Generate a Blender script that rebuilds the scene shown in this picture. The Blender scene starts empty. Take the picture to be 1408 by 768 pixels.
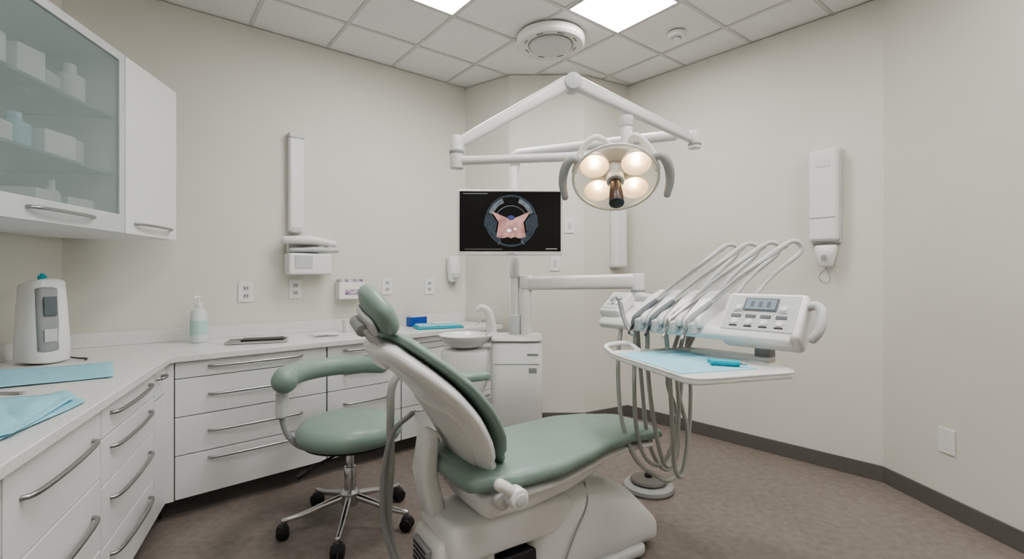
import bpy, bmesh, math, random
from mathutils import Vector, Matrix
random.seed(4)
V=Vector
pi=math.pi
# ---------------------------------------------------------------- materials
def mat(name,col,rough=.5,metal=0,col2=None,scale=20,bump=0,bscale=None,emit=0,alpha=1,trans=0,coat=0,spec=.5,detail=3,ramp=(.35,.65),ecol=None):
    m=bpy.data.materials.new(name); m.use_nodes=True
    nt=m.node_tree; b=nt.nodes['Principled BSDF']
    b.inputs['Roughness'].default_value=rough; b.inputs['Metallic'].default_value=metal
    b.inputs['Alpha'].default_value=alpha; b.inputs['Transmission Weight'].default_value=trans
    b.inputs['Coat Weight'].default_value=coat; b.inputs['Specular IOR Level'].default_value=spec
    tc=nt.nodes.new('ShaderNodeTexCoord')
    nz=nt.nodes.new('ShaderNodeTexNoise'); nz.inputs['Scale'].default_value=scale; nz.inputs['Detail'].default_value=detail
    nt.links.new(tc.outputs['Object'],nz.inputs['Vector'])
    cr=nt.nodes.new('ShaderNodeValToRGB')
    if col2 is None: col2=tuple(c*.96 for c in col)
    cr.color_ramp.elements[0].position=ramp[0]; cr.color_ramp.elements[1].position=ramp[1]
    cr.color_ramp.elements[0].color=(*col2,1); cr.color_ramp.elements[1].color=(*col,1)
    nt.links.new(nz.outputs['Fac'],cr.inputs['Fac']); nt.links.new(cr.outputs['Color'],b.inputs['Base Color'])
    if bump:
        n2=nt.nodes.new('ShaderNodeTexNoise'); n2.inputs['Scale'].default_value=bscale or scale; n2.inputs['Detail'].default_value=4
        nt.links.new(tc.outputs['Object'],n2.inputs['Vector'])
        bp=nt.nodes.new('ShaderNodeBump'); bp.inputs['Strength'].default_value=bump; bp.inputs['Distance'].default_value=.002
        nt.links.new(n2.outputs['Fac'],bp.inputs['Height']); nt.links.new(bp.outputs['Normal'],b.inputs['Normal'])
    if emit:
        b.inputs['Emission Color'].default_value=(*(ecol or col),1); b.inputs['Emission Strength'].default_value=emit
    return m
M_wall=mat('wall_paint',(.735,.72,.66),.75,col2=(.72,.705,.645),scale=3,bump=.15,bscale=180)
M_floor=mat('vinyl_floor',(.27,.232,.208),.5,col2=(.20,.168,.148),scale=26,bump=.12,bscale=60,detail=9,ramp=(.3,.7))
M_tile=mat('ceiling_tile_mat',(.87,.87,.86),.9,col2=(.70,.70,.69),scale=170,bump=.4,bscale=200,ramp=(.3,.45))
M_tbar=mat('tbar_white',(.66,.66,.65),.5)
M_base=mat('rubber_base',(.15,.14,.13),.55)
M_toe=mat('toe_dark',(.11,.102,.095),.6)
M_cab=mat('cabinet_white',(.80,.81,.81),.35,col2=(.79,.80,.80),scale=4)
M_ctr=mat('counter_quartz',(.78,.78,.765),.3,col2=(.66,.65,.64),scale=160,ramp=(.36,.5))
M_white=mat('white_plastic',(.82,.82,.81),.33,scale=5,col2=(.80,.80,.79),coat=.2)
M_off=mat('warm_white_plastic',(.75,.745,.72),.4,scale=5)
M_grey=mat('grey_plastic',(.34,.35,.35),.45)
M_dgrey=mat('slate_plastic',(.14,.16,.18),.4)
M_lgrey=mat('light_grey_plastic',(.60,.61,.61),.4)
M_hose=mat('hose_grey',(.42,.43,.41),.5)
M_dark=mat('dark_plastic',(.03,.03,.033),.4)
M_black=mat('black_rubber',(.015,.015,.015),.5)
M_chrome=mat('chrome',(.62,.62,.62),.2,1)
M_steel=mat('brushed_steel',(.42,.42,.42),.32,1)
M_alu=mat('aluminium_frame',(.66,.68,.69),.4,.2)
M_green=mat('green_vinyl',(.25,.335,.292),.42,col2=(.232,.315,.274),scale=14,bump=.18,bscale=220,coat=.08)
M_blue=mat('blue_paper',(.36,.66,.76),.75,col2=(.31,.60,.72),scale=40,bump=.3,bscale=90)
M_cyan=mat('cyan_plastic',(.02,.42,.52),.4)
M_navy=mat('blue_box',(.02,.10,.42),.4)
M_purple=mat('purple_box',(.22,.10,.26),.5,col2=(.7,.68,.7),scale=30)
M_glass=mat('frosted_glass',(.42,.51,.50),.10,alpha=.34,col2=(.40,.49,.48),scale=2)
M_shelf=mat('shelf_glass',(.16,.26,.25),.1,alpha=.8)
M_clear=mat('clear_cover',(.9,.86,.76),.05,alpha=.20)
M_label=mat('label_green',(.50,.70,.66),.5)
M_bottle=mat('bottle_plastic',(.74,.79,.79),.3)
M_lcd=mat('lcd',(.30,.37,.42),.2)
M_led=mat('panel_diffuser',(1,1,1),.5,emit=26,ecol=(1,.985,.965))
M_bulb=mat('halogen',(1,.8,.5),.3,emit=20,ecol=(1,.80,.52))
M_refl=mat('reflector',(.85,.76,.66),.3,.5,emit=.25,ecol=(1,.76,.48))
M_scr=mat('screen_black',(.004,.004,.005),.25)
M_s1=mat('screen_grey',(.03,.04,.05),.3,emit=.16,ecol=(.20,.27,.36),col2=(.01,.01,.01),scale=30)
M_s2=mat('screen_pink',(.6,.36,.32),.3,emit=.40,ecol=(.66,.40,.36),col2=(.22,.08,.08),scale=22,ramp=(.35,.65))
M_s3=mat('screen_bright',(.8,.7,.8),.3,emit=.8,ecol=(.85,.75,.80))
M_s4=mat('screen_blue',(.05,.06,.16),.3,emit=.25,ecol=(.12,.14,.4))
M_s5=mat('screen_bar',(.3,.3,.3),.3,emit=.3,ecol=(.5,.5,.5))
M_s6=mat('screen_ring',(.16,.19,.21),.3,emit=.25,ecol=(.4,.46,.5),col2=(.03,.03,.03),scale=18)
M_brown=mat('bronze_handle',(.07,.035,.025),.35)

# ---------------------------------------------------------------- helpers
C=bpy.context.scene.collection
def group(name,loc=(0,0,0),ang=0):
    e=bpy.data.objects.new(name,None); e.empty_display_size=.1
    e.location=loc; e.rotation_euler=(0,0,ang); C.objects.link(e)
    return e
def w2l(g):
    Mi=(Matrix.Translation(g.location)@Matrix.Rotation(g.rotation_euler[2],4,'Z')).inverted()
    return lambda p:Mi@V(p)
def fin(name,bm,m,par,M=None,smooth=True,ang=38,wn=False):
    if M is not None: bmesh.ops.transform(bm,matrix=M,verts=bm.verts)
    bmesh.ops.recalc_face_normals(bm,faces=bm.faces)
    me=bpy.data.meshes.new(name); bm.to_mesh(me); bm.free()
    if smooth:
        for p in me.polygons: p.use_smooth=True
        me.set_sharp_from_angle(angle=math.radians(ang))
    me.materials.append(m)
    o=bpy.data.objects.new(name,me); C.objects.link(o)
    if par is not None: o.parent=par
    if wn:
        w=o.modifiers.new('wn','WEIGHTED_NORMAL'); w.keep_sharp=True
    return o
def box(name,c,s,m,par=None,bevel=.004,rot=None,M=None,seg=3):
    bm=bmesh.new(); bmesh.ops.create_cube(bm,size=1)
    bmesh.ops.scale(bm,vec=s,verts=bm.verts)
    if bevel>0: bmesh.ops.bevel(bm,geom=list(bm.edges),offset=min(bevel,min(s)*.49),segments=seg,profile=.5,affect='EDGES')
    T=Matrix.Translation(c)
    if rot:
        from mathutils import Euler
        T=T@Euler(rot).to_matrix().to_4x4()
    if M is not None: T=M@T
    return fin(name,bm,m,par,T,bevel>0,wn=True)
def prism(name,poly,z0,z1,m,par=None,bevel=0,M=None,seg=3,axis='z'):
    bm=bmesh.new()
    def P(p,t):
        return {'z':(p[0],p[1],t),'y':(p[0],t,p[1]),'x':(t,p[0],p[1])}[axis]
    a=[bm.verts.new(P(p,z0)) for p in poly]; b=[bm.verts.new(P(p,z1)) for p in poly]
    n=len(poly)
    bm.faces.new(a[::-1]); bm.faces.new(b)
    for i in range(n): bm.faces.new((a[i],a[(i+1)%n],b[(i+1)%n],b[i]))
    bmesh.ops.recalc_face_normals(bm,faces=bm.faces)
    if bevel>0: bmesh.ops.bevel(bm,geom=list(bm.edges),offset=bevel,segments=seg,profile=.5,affect='EDGES')
    return fin(name,bm,m,par,M,bevel>0,wn=True)
def align(p,d):
    d=V(d).normalized(); q=d.to_track_quat('Z','Y')
    return Matrix.Translation(p)@q.to_matrix().to_4x4()
def lathe(name,prof,m,par=None,M=None,seg=36,ang=38):
    bm=bmesh.new(); rings=[]
    for r,z in prof:
        if r<1e-5: rings.append([bm.verts.new((0,0,z))])
        else: rings.append([bm.verts.new((r*math.cos(2*pi*i/seg),r*math.sin(2*pi*i/seg),z)) for i in range(seg)])
    for a,b in zip(rings,rings[1:]):
        if len(a)==1 and len(b)==1: continue
        for i in range(seg):
            j=(i+1)%seg
            if len(a)==1: bm.faces.new((a[0],b[i],b[j]))
            elif len(b)==1: bm.faces.new((a[i],a[j],b[0]))
            else: bm.faces.new((a[i],a[j],b[j],b[i]))
    return fin(name,bm,m,par,M,True,ang)
def cyl(name,p0,p1,r,m,par=None,r2=None,bev=.003,seg=28,M=None):
    p0=V(p0);p1=V(p1);L=(p1-p0).length; r2=r if r2 is None else r2
    b=min(bev,L*.4,r*.5)
    T=align(p0,p1-p0)
    if M is not None: T=M@T
    return lathe(name,[(0,0),(r-b,0),(r-b*.3,b*.3),(r,b),(r2,L-b),(r2-b*.3,L-b*.3),(r2-b,L),(0,L)],m,par,T,seg)
def smoothpts(pts,n=8):
    pts=[V(p) for p in pts]
    if n<=1 or len(pts)<3: return pts
    out=[]
    P=[pts[0]*2-pts[1]]+pts+[pts[-1]*2-pts[-2]]
    for i in range(1,len(P)-2):
        a,b,c,d=P[i-1:i+3]
        for k in range(n):
            t=k/n
            out.append(.5*((2*b)+(c-a)*t+(2*a-5*b+4*c-d)*t*t+(-a+3*b-3*c+d)*t**3))
    out.append(pts[-1]); return out
def sweep(name,pts,r,m,par=None,n=8,seg=12,M=None,flat=1.0,up=None,rend=True):
    pts=smoothpts(pts,n); N=len(pts)
    bm=bmesh.new(); rings=[]
    t=(pts[1]-pts[0]).normalized()
    u=V(up) if up else (V((0,0,1)) if abs(t.z)<.9 else V((1,0,0)))
    nrm=(u-t*u.dot(t)).normalized()
    def rad(i):
        if callable(r): return r(i/(N-1))
        return r
    for i,p in enumerate(pts):
        t=(pts[min(i+1,N-1)]-pts[max(i-1,0)])
        if t.length<1e-7: t=V((0,0,1))
        t.normalize()
        if up: nrm=(V(up)-t*V(up).dot(t)).normalized()
        else: nrm=(nrm-t*nrm.dot(t)).normalized()
        bn=t.cross(nrm); R=rad(i)
        def ring(c,s): return [bm.verts.new(c+(nrm*math.cos(2*pi*k/seg)*flat+bn*math.sin(2*pi*k/seg))*R*s) for k in range(seg)]
        if i==0 and rend:
            for k in (.98,.75,.4): rings.append(ring(p-t*R*k*.8*min(flat,1),math.sqrt(1-k*k)))
        rings.append(ring(p,1))
        if i==N-1 and rend:
            for k in (.4,.75,.98): rings.append(ring(p+t*R*k*.8*min(flat,1),math.sqrt(1-k*k)))
    for a,b in zip(rings,rings[1:]):
        for k in range(seg): bm.faces.new((a[k],a[(k+1)%seg],b[(k+1)%seg],b[k]))
    bm.faces.new(rings[0][::-1]); bm.faces.new(rings[-1])
    return fin(name,bm,m,par,M,True,60)
def loft(name,secs,m,par=None,e=.03,p=3,n=32,M=None):
    secs=[(V(c),V(w),V(h)) for c,w,h in secs]
    d0=(secs[0][0]-secs[1][0]).normalized(); d1=(secs[-1][0]-secs[-2][0]).normalized()
    S=[]
    for k in (1,.93,.75,.45):
        s=math.sqrt(max(1-k*k,.003)); c,w,h=secs[0]; S.append((c+d0*e*k,w*(1-(1-s)*min(1,e*1.5/w.length)) if k<1 else w*(1-min(1,e*1.5/w.length)*.9),h*s))
    S+=secs
    for k in (.45,.75,.93,1):
        s=math.sqrt(max(1-k*k,.003)); c,w,h=secs[-1]; S.append((c+d1*e*k,w*(1-(1-s)*min(1,e*1.5/w.length)) if k<1 else w*(1-min(1,e*1.5/w.length)*.9),h*s))
    bm=bmesh.new(); rings=[]
    for c,w,h in S:
        rg=[]
        for i in range(n):
            a=2*pi*i/n; ca,sa=math.cos(a),math.sin(a)
            x=math.copysign(abs(ca)**(2/p),ca); y=math.copysign(abs(sa)**(2/p),sa)
            rg.append(bm.verts.new(c+w*x+h*y))
        rings.append(rg)
    for a,b in zip(rings,rings[1:]):
        for k in range(n): bm.faces.new((a[k],a[(k+1)%n],b[(k+1)%n],b[k]))
    bm.faces.new(rings[0][::-1]); bm.faces.new(rings[-1])
    return fin(name,bm,m,par,M,True,65)
def interp(tbl,t):
    for (a,*va),(b,*vb) in zip(tbl,tbl[1:]):
        if t<=b:
            k=(t-a)/(b-a); k=k*k*(3-2*k)*.5+k*.5
            return [x+(y-x)*k for x,y in zip(va,vb)]
    return list(tbl[-1][1:])

# ---------------------------------------------------------------- room
H=3.05
B=V((-2.603,2.775)); A=V((-.436,4.5)); C1=V((-.025,4.2)); C2=V((.63,4.2)); D=V((1.072,4.45)); F=V((2.338,3.02)); G=V((2.70,-1.5)); K=V((-1.865,-1.5))
room=[B,A,C1,C2,D,F,G,K]
names=['back_left','alcove','column_face','column_return','right','right_near','rear','left']
prism('floor',[(-3.2,-1.9),(3.2,-1.9),(3.2,5.2),(-3.2,5.2)],-.08,0,M_floor)
for i,nm in enumerate(names):
    a=room[i]; b=room[(i+1)%8]; d=(b-a).normalized(); n=V((-d.y,d.x))
    poly=[a,b,b+n*.1,a+n*.1]
    prism('wall_'+nm,[tuple(q) for q in poly],0,H,M_wall)
    if nm not in('back_left','alcove'):
        inn=-n
        aa=a+d*.002; bb=b-d*.002
        if nm=='left': bb=a+d*1.4
        prism('baseboard_'+nm,[tuple(aa),tuple(bb),tuple(bb+inn*.012),tuple(aa+inn*.012)],0.0,.1,M_base,bevel=.003)
prism('ceiling',[(-3.2,-1.9),(3.2,-1.9),(3.2,5.2),(-3.2,5.2)],H+.006,H+.1,M_tile)
TS=.53; O=V((.765,3.49)); ax=V((.788,.616)).normalized(); bx=V((ax.y,-ax.x))
gr=group('ceiling_grid',(O.x,O.y,H),math.atan2(ax.y,ax.x))
def clip(o,d):
    ts=[]
    for i in range(8):
        p=room[i]; q=room[(i+1)%8]; e=q-p; den=d.x*e.y-d.y*e.x
        if abs(den)<1e-9: continue
        w=p-o; t=(w.x*e.y-w.y*e.x)/den; s=(w.x*d.y-w.y*d.x)/den
        if 0<=s<1: ts.append(t)
    ts.sort(); return [(ts[i],ts[i+1]) for i in range(0,len(ts)-1,2)]
for k in range(-12,13):
    for (dd,oo,tag) in ((ax,O+bx*TS*k,'main'),(bx,O+ax*TS*k,'cross')):
        for (t0,t1) in clip(oo,dd):
            if t1-t0<.05: continue
            a=oo+dd*(t0+.01); b=oo+dd*(t1-.01); L=w2l(gr)
            c=L(((a.x+b.x)/2,(a.y+b.y)/2,H)); ln=(b-a).length
            s=(ln,.024,.006) if tag=='main' else (.024,ln,.006)
            box('tbar_%s_%d'%(tag,k+12),(c.x,c.y,.002 if tag=='main' else .0025),s,M_tbar,gr,bevel=0)
def panel(i,j):
    c=O+ax*TS*(i-.5)+bx*TS*(j+.5)
    g=group('ceiling_light_panel',(c.x,c.y,H),math.atan2(ax.y,ax.x))
    box('diffuser',(0,0,.001),(TS-.04,TS-.04,.006),M_led,g,bevel=0)
    for q in (-1,1):
        box('frame_side',(q*(TS/2-.018),0,-.001),(.014,TS-.022,.006),M_tbar,g,bevel=0)
        box('frame_end',(0,q*(TS/2-.018),-.001),(TS-.05,.014,.006),M_tbar,g,bevel=0)
panel(0,0); panel(-2,-1); panel(-2,3); panel(1,4); panel(-1,6); panel(-4,2)  # first two are in view; last four are unseen, added to light the room
# ---------------------------------------------------------------- ceiling items
g=group('round_ceiling_vent',(.283,3.53,H))
lathe('housing',[(0,-.075),(.10,-.075),(.15,-.078),(.16,-.06),(.215,-.062),(.235,-.07),(.25,-.055),(.25,-.012),(.24,-.003),(0,-.003)],M_off,g)
lathe('inner_disc',[(0,-.087),(.135,-.086),(.148,-.08),(.148,-.07),(0,-.07)],M_lgrey,g)
lathe('trim_ring',[(.155,-.0595),(.158,-.068),(.164,-.068),(.166,-.0615)],M_grey,g)
for k in range(8):
    a=k*pi/4+.3; box('slot_%d'%k,(.19*math.cos(a),.19*math.sin(a),-.064),(.05,.008,.006),M_grey,g,bevel=.001,rot=(0,0,a+pi/2))
g=group('smoke_detector',(1.19,3.47,H))
lathe('body',[(0,-.05),(.025,-.05),(.03,-.035),(.055,-.032),(.062,-.02),(.065,-.003),(0,-.003)],M_white,g)
lathe('sensor_ring',[(.026,-.046),(.034,-.042),(.034,-.036),(.028,-.036)],M_grey,g)

# ---------------------------------------------------------------- counters & cabinets
P1=V((-1.787,2.514)); P2=V((-.08,4.135)); ct=.873
dR=(P2-P1).normalized(); aR=math.atan2(dR.y,dR.x)
dL=V((.407,-.914)).normalized(); aL=math.atan2(dL.y,dL.x)
Pn=P1+dL*2.6
wl=(K-B).normalized()
Lw=B+wl*((B.y-(Pn.y))/-wl.y)
Lend=(Lw.x+.004,Pn.y)
top=[tuple(P1),tuple(Pn),Lend,(B.x+.0055,B.y-.012),(A.x-.006,A.y-.016),tuple(P2)]
cg=group('countertop')
prism('slab',top,ct-.035,ct,M_ctr,cg,bevel=.004)
nb=V((.623,-.782)); dB=(A-B).normalized()
a=B+dB*.03+nb*.006; b=A-dB*.03+nb*.006
prism('backsplash_long',[tuple(a),tuple(b),tuple(b+nb*.018),tuple(a+nb*.018)],ct+.0005,ct+.085,M_ctr,cg,bevel=.002)
nl=V((.985,.17)); a=B+wl*.03+nl*.006; b=B+wl*2.5+nl*.006
prism('backsplash_short',[tuple(a),tuple(b),tuple(b+nl*.018),tuple(a+nl*.018)],ct+.0005,ct+.085,M_ctr,cg,bevel=.002)
def pull(name,g,x0,x1,y,z,sgn,m=M_steel,out=.03):
    L=x1-x0
    pts=[(x0,y,z),(x0+.012,y+sgn*out*.6,z),(x0+L*.12,y+sgn*out*.9,z),(x0+L*.3,y+sgn*out*1.05,z),(x0+L*.5,y+sgn*out*1.1,z),(x1-L*.3,y+sgn*out*1.05,z),(x1-L*.12,y+sgn*out*.9,z),(x1-.012,y+sgn*out*.6,z),(x1,y,z)]
    sweep(name,pts,.0075,m,g,n=4,seg=8)
def bank(g,x0,x1,zs,hz,y,sgn,tag,hl=None,fy=.018):
    for k,(za,zb) in enumerate(zip(zs,zs[1:])):
        box('drawer_front_%s_%d'%(tag,k),((x0+x1)/2,y+sgn*fy/2,(za+zb)/2),(x1-x0-.005,fy,zb-za-.005),M_cab,g,bevel=.0025)
        if hz[k] is not None:
            c=(x0+x1)/2; l=hl or (x1-x0)*.62
            pull('handle_%s_%d'%(tag,k),g,c-l/2,c+l/2,y+sgn*fy,hz[k],sgn)
zs=[.1,.334,.54,.745,ct-.037]; hz=[.295,.445,.645,.80]
g=group('base_cabinet',(P1.x,P1.y,0),aR)
LR=(P2-P1).length
box('carcass',(LR/2-.02,.045+.21,.468),(LR-.06,.42,.735),M_dgrey,g,bevel=.001)
box('end_panel',(LR-.058,.045+.20,.468),(.016,.44,.735),M_cab,g,bevel=.001)
box('toe_kick',(LR/2-.05,.10+.15,.05),(LR-.04,.30,.10),M_toe,g,bevel=0)
box('corner_filler',(-.008,.036,.468),(.05,.02,.735),M_cab,g,bevel=.001)
bank(g,.02,.835,zs,hz,.045,-1,'a',hl=.50)
bank(g,.84,1.38,zs,hz,.045,-1,'b',hl=.32)
bank(g,1.385,1.9,zs,hz,.045,-1,'c',hl=.3)
bank(g,1.905,LR-.06,zs,hz,.045,-1,'d',hl=.25)
g=group('base_cabinet',(P1.x,P1.y,0),aL)
box('carcass',(1.28,-.045-.26,.468),(2.48,.52,.735),M_dgrey,g,bevel=.001)
box('toe_kick',(1.26,-.10-.2,.05),(2.56,.40,.10),M_toe,g,bevel=0)
box('corner_panel_lower',(.085,-.045+.009,.39),(.215,.018,.575),M_cab,g,bevel=.002)
box('corner_panel_upper',(.085,-.045+.009,.76),(.215,.018,.145),M_cab,g,bevel=.002)
pull('corner_handle',g,.07,.17,-.027,.79,1)
bank(g,.2,.88,[.1,.32,.545,.715,ct-.037],[.265,.475,.665,.79],-.045,1,'e',hl=.5)
bank(g,.885,1.5,[.1,.335,.585,ct-.037],[.22,.48,.74],-.045,1,'f',hl=.46)
bank(g,1.505,2.12,[.1,.335,.585,ct-.037],[.22,.48,.74],-.045,1,'g',hl=.46)
bank(g,2.125,2.5,[.1,.335,.585,ct-.037],[.22,.48,.74],-.045,1,'h',hl=.26)

# ---------------------------------------------------------------- wall cabinets
E=V((-2.026,2.9)); aE=math.atan2(-.985,.17)
g=group('wall_cabinet',(E.x,E.y,0),aE)
z0,z1=1.51,2.40
prism('solid_carcass',[(0,-.022),(.497,-.022),(.497,-.575),(.16,-.575),(.0,-.48)],z0,z1,M_cab,g,bevel=.002)
box('solid_door',(.249,-.009,(z0+z1)/2+.0),(.49,.019,z1-z0),M_cab,g,bevel=.003)
pull('solid_door_handle',g,.08,.42,.0005,z0+.055,1)
for nm,c,s in (('back_panel',(.92,-.57,1.955),(.84,.012,.89)),('top_panel',(.92,-.3,z1-.01),(.84,.55,.02)),('bottom_panel',(.92,-.3,z0+.01),(.84,.55,.02)),
               ('side_panel_a',(.508,-.3,1.955),(.016,.55,.85)),('side_panel_b',(1.335,-.3,1.955),(.016,.55,.85))):
    box(nm,c,s,M_cab,g,bevel=.001)
for k,z in enumerate((1.80,2.08)):
    box('glass_shelf_%d'%k,(.92,-.29,z),(.80,.50,.012),M_shelf,g,bevel=.001)
fx0,fx1=.503,1.34
box('door_frame_bottom',((fx0+fx1)/2,-.009,z0+.045),(fx1-fx0,.02,.09),M_alu,g,bevel=.002)
box('door_frame_top',((fx0+fx1)/2,-.009,z1-.02),(fx1-fx0,.02,.04),M_alu,g,bevel=.002)
box('door_frame_right',(fx0+.02,-.009,(z0+z1)/2+.025),(.04,.02,z1-z0-.13),M_alu,g,bevel=.002)
box('door_frame_left',(fx1-.02,-.009,(z0+z1)/2+.025),(.04,.02,z1-z0-.13),M_alu,g,bevel=.002)
box('door_glass',((fx0+fx1)/2,-.010,(z0+z1)/2+.025),(fx1-fx0-.08,.006,z1-z0-.13),M_glass,g,bevel=0)
pull('glass_door_handle',g,.74,1.10,.001,z0+.05,1)
i=0
for z,items in ((z0+.02,[(.62,.14,.12,.13),(.76,.08,.06,.19),(.88,.14,.16,.13),(1.04,.09,.07,.22),(1.2,.16,.12,.16)]),
                (1.807,[(.64,.14,.14,.13),(.80,.15,.2,.11),(.95,.12,.1,.15),(1.08,.13,.14,.09),(1.22,.14,.14,.16)]),
                (2.087,[(.65,.14,.12,.19),(.80,.12,.16,.10),(.93,.12,.16,.14),(1.07,.12,.12,.20),(1.22,.16,.15,.13)])):
    for (x,w,d,h) in items:
        m=[M_white,M_bottle,M_white,M_lgrey,M_white,M_white,M_white,M_blue][i%8]
        if i%3==1:
            lathe('stored_bottle_%d'%i,[(0,0),(w*.4,0),(w*.42,.01),(w*.42,h*.7),(w*.2,h*.8),(w*.2,h),(0,h)],m,g,Matrix.Translation((x,-.15,z+.001)),20)
        else:
            box('stored_box_%d'%i,(x,-.17-.03*(i%2),z+h/2+.001),(w,d,h),m,g,bevel=.006,rot=(0,0,.15*(i%3-1)))
        i+=1

# ---------------------------------------------------------------- counter items
g=group('surface_cleaner_dispenser',(-2.29,2.34,ct),math.radians(-18))
loft('tower',[((0,0,.02),(.100,0,0),(0,.088,0)),((0,0,.12),(.098,0,0),(0,.086,0)),((-.002,0,.28),(.088,0,0),(0,.080,0)),((-.004,0,.385),(.080,0,.012),(0,.074,0))],M_white,g,e=.018,p=3.2,n=40)
loft('side_face',[((.078,-.02,.07),(.025,0,0),(0,.045,0)),((.074,-.02,.20),(.023,0,0),(0,.045,0)),((.064,-.02,.36),(.022,0,0),(0,.042,0))],M_grey,g,e=.012,p=3.2)
box('side_label',(.099,-.02,.28),(.006,.05,.09),M_dgrey,g,bevel=.001,rot=(0,-.06,0))
box('side_sticker',(.103,-.02,.14),(.004,.05,.06),M_lgrey,g,bevel=.001,rot=(0,-.03,0))
lathe('top_cap',[(0,.395),(.016,.395),(.018,.42),(.010,.425),(.009,.432),(0,.435)],M_cyan,g,Matrix.Translation((.0,0,.002)))
sweep('cable',[(.02,.08,.02),(.05,.12,.006),(.10,.13,.006),(.14,.10,.006)],.004,M_dark,g)
def sheet(name,quad,n=14,amp=.004,z=ct+.002,m=M_blue,fold=None):
    c=sum((V(q) for q in quad),V((0,0)))/4
    g=group(name,(c.x,c.y,z)); bm=bmesh.new(); vs=[]
    for i in range(n+1):
        row=[]
        for j in range(n+1):
            s,t=i/n,j/n
            p=(V(quad[0])*(1-s)+V(quad[1])*s)*(1-t)+(V(quad[3])*(1-s)+V(quad[2])*s)*t
            zz=amp*(1+math.sin(7*s+3*t)*math.sin(5*t+1))*.8
            if fold: zz+=fold*max(0,math.sin(pi*t*1.0)*math.sin(pi*s*.9+.2))**2
            row.append(bm.verts.new((p.x-c.x,p.y-c.y,zz)))
        vs.append(row)
    for i in range(n):
        for j in range(n): bm.faces.new((vs[i][j],vs[i+1][j],vs[i+1][j+1],vs[i][j+1]))
    o=fin('paper',bm,m,g,None,True,60)
    so=o.modifiers.new('s','SOLIDIFY'); so.thickness=.0015; so.offset=1
    return g
sheet('paper_bib',[(-2.33,2.08),(-1.94,2.33),(-1.66,2.00),(-1.95,1.78)])
sheet('paper_bib',[(-1.75,1.60),(-1.62,1.74),(-1.42,1.60),(-1.30,1.20)],amp=.006,fold=.02)
sheet('paper_bib',[(-1.72,1.55),(-1.47,1.62),(-1.30,1.25),(-1.36,1.16)],amp=.004,z=ct+.012)
g=group('metal_spatula',(-1.86,1.72,ct)) 
loft('spatula',[((-.14,0,.006),(0,.008,0),(0,0,.003)),((0,0,.006),(0,.006,0),(0,0,.003)),((.1,0,.006),(0,.014,0),(0,0,.0025))],M_chrome,g,e=.01,p=2)
g=group('pump_bottle',(-1.99,3.05,ct))
lathe('body',[(0,.001),(.04,.001),(.046,.008),(.047,.03),(.047,.18),(.04,.205),(.018,.22),(.017,.23),(0,.23)],M_bottle,g)
lathe('label',[(.0476,.05),(.0480,.05),(.0480,.14),(.0476,.14)],M_label,g)
lathe('pump_cap',[(0,.225),(.02,.225),(.02,.25),(.007,.254),(.007,.285),(0,.285)],M_white,g)
sweep('pump_spout',[(0,0,.287),(.0,-.02,.29),(0,-.045,.283)],.008,M_white,g,n=4,seg=8)
g=group('instrument_tray',(-1.62,3.06,ct),math.radians(22))
box('tray_base',(0,0,.006),(.34,.17,.008),M_steel,g,bevel=.003)
for q in (-1,1):
    box('rim_long_%d'%q,(0,q*.085,.010),(.34,.008,.014),M_chrome,g,bevel=.003)
    box('rim_short_%d'%q,(q*.17,0,.010),(.008,.17,.014),M_chrome,g,bevel=.003)
box('dark_case',(.03,0,.018),(.24,.12,.014),M_dark,g,bevel=.004)
g=group('face_mask',(-1.30,3.36,ct),.4)
loft('mask',[((-.07,0,.012),(0,.03,0),(0,0,.006)),((0,0,.02),(0,.05,0),(0,0,.012)),((.07,0,.012),(0,.03,0),(0,0,.006))],M_white,g,e=.015,p=2.2)
sweep('strap',[(-.07,.02,.012),(-.11,.06,.006),(-.04,.09,.006),(0,.05,.01)],.002,M_lgrey,g)
g=group('paper_cup_stack',(-1.24,3.60,ct))
lathe('cup',[(0,.001),(.026,.001),(.036,.09),(.037,.092),(.034,.092),(.025,.006),(0,.006)],M_white,g)
box('card_box',(.10,.06,.05),(.10,.06,.098),M_off,g,bevel=.003,rot=(0,0,.7))
g=group('setup_tray',(-.60,3.90,ct),.4)
box('tray',(0,0,.009),(.38,.2,.014),M_cyan,g,bevel=.006)
box('blue_wrap',(0,0,.024),(.35,.17,.016),M_blue,g,bevel=.006)
box('gauze_pack',(.03,.01,.039),(.16,.08,.014),M_white,g,bevel=.005)
g=group('blue_wipes_box',(-.80,4.03,ct),.7)
box('box',(0,0,.04),(.16,.07,.076),M_navy,g,bevel=.004)
box('box_lid',(0,0,.08),(.12,.05,.006),M_white,g,bevel=.002)

# ---------------------------------------------------------------- wall mounted items
aB=math.atan2(dB.y,dB.x)
def onB(u):
    k=(u-704)/660; t=(k*B.y-B.x)/((A-B).x-k*(A-B).y); return B+(A-B)*t
def zat(v,y): return 1.3-(v-378)*y/660
def wgroup(name,p,z,ang,off=.001):
    n=V((math.sin(ang),-math.cos(ang)))
    return group(name,(p.x+n.x*off,p.y+n.y*off,z),ang)
p=onB(405); zt=zat(187,p.y); zb=zat(320,p.y)
g=wgroup('xray_wall_unit',p,0,aB)
box('wall_column',(0,-.035,(zt+zb)/2),(.105,.07,zt-zb),M_white,g,bevel=.018)
box('column_cap',(0,-.038,zt-.012),(.112,.078,.045),M_lgrey,g,bevel=.012)
box('column_foot',(0,-.036,zb+.02),(.085,.075,.05),M_lgrey,g,bevel=.012)
zc=zat(338,p.y)
box('mount_plate',(.05,-.03,zc-.03),(.22,.06,.20),M_white,g,bevel=.012)
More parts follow.
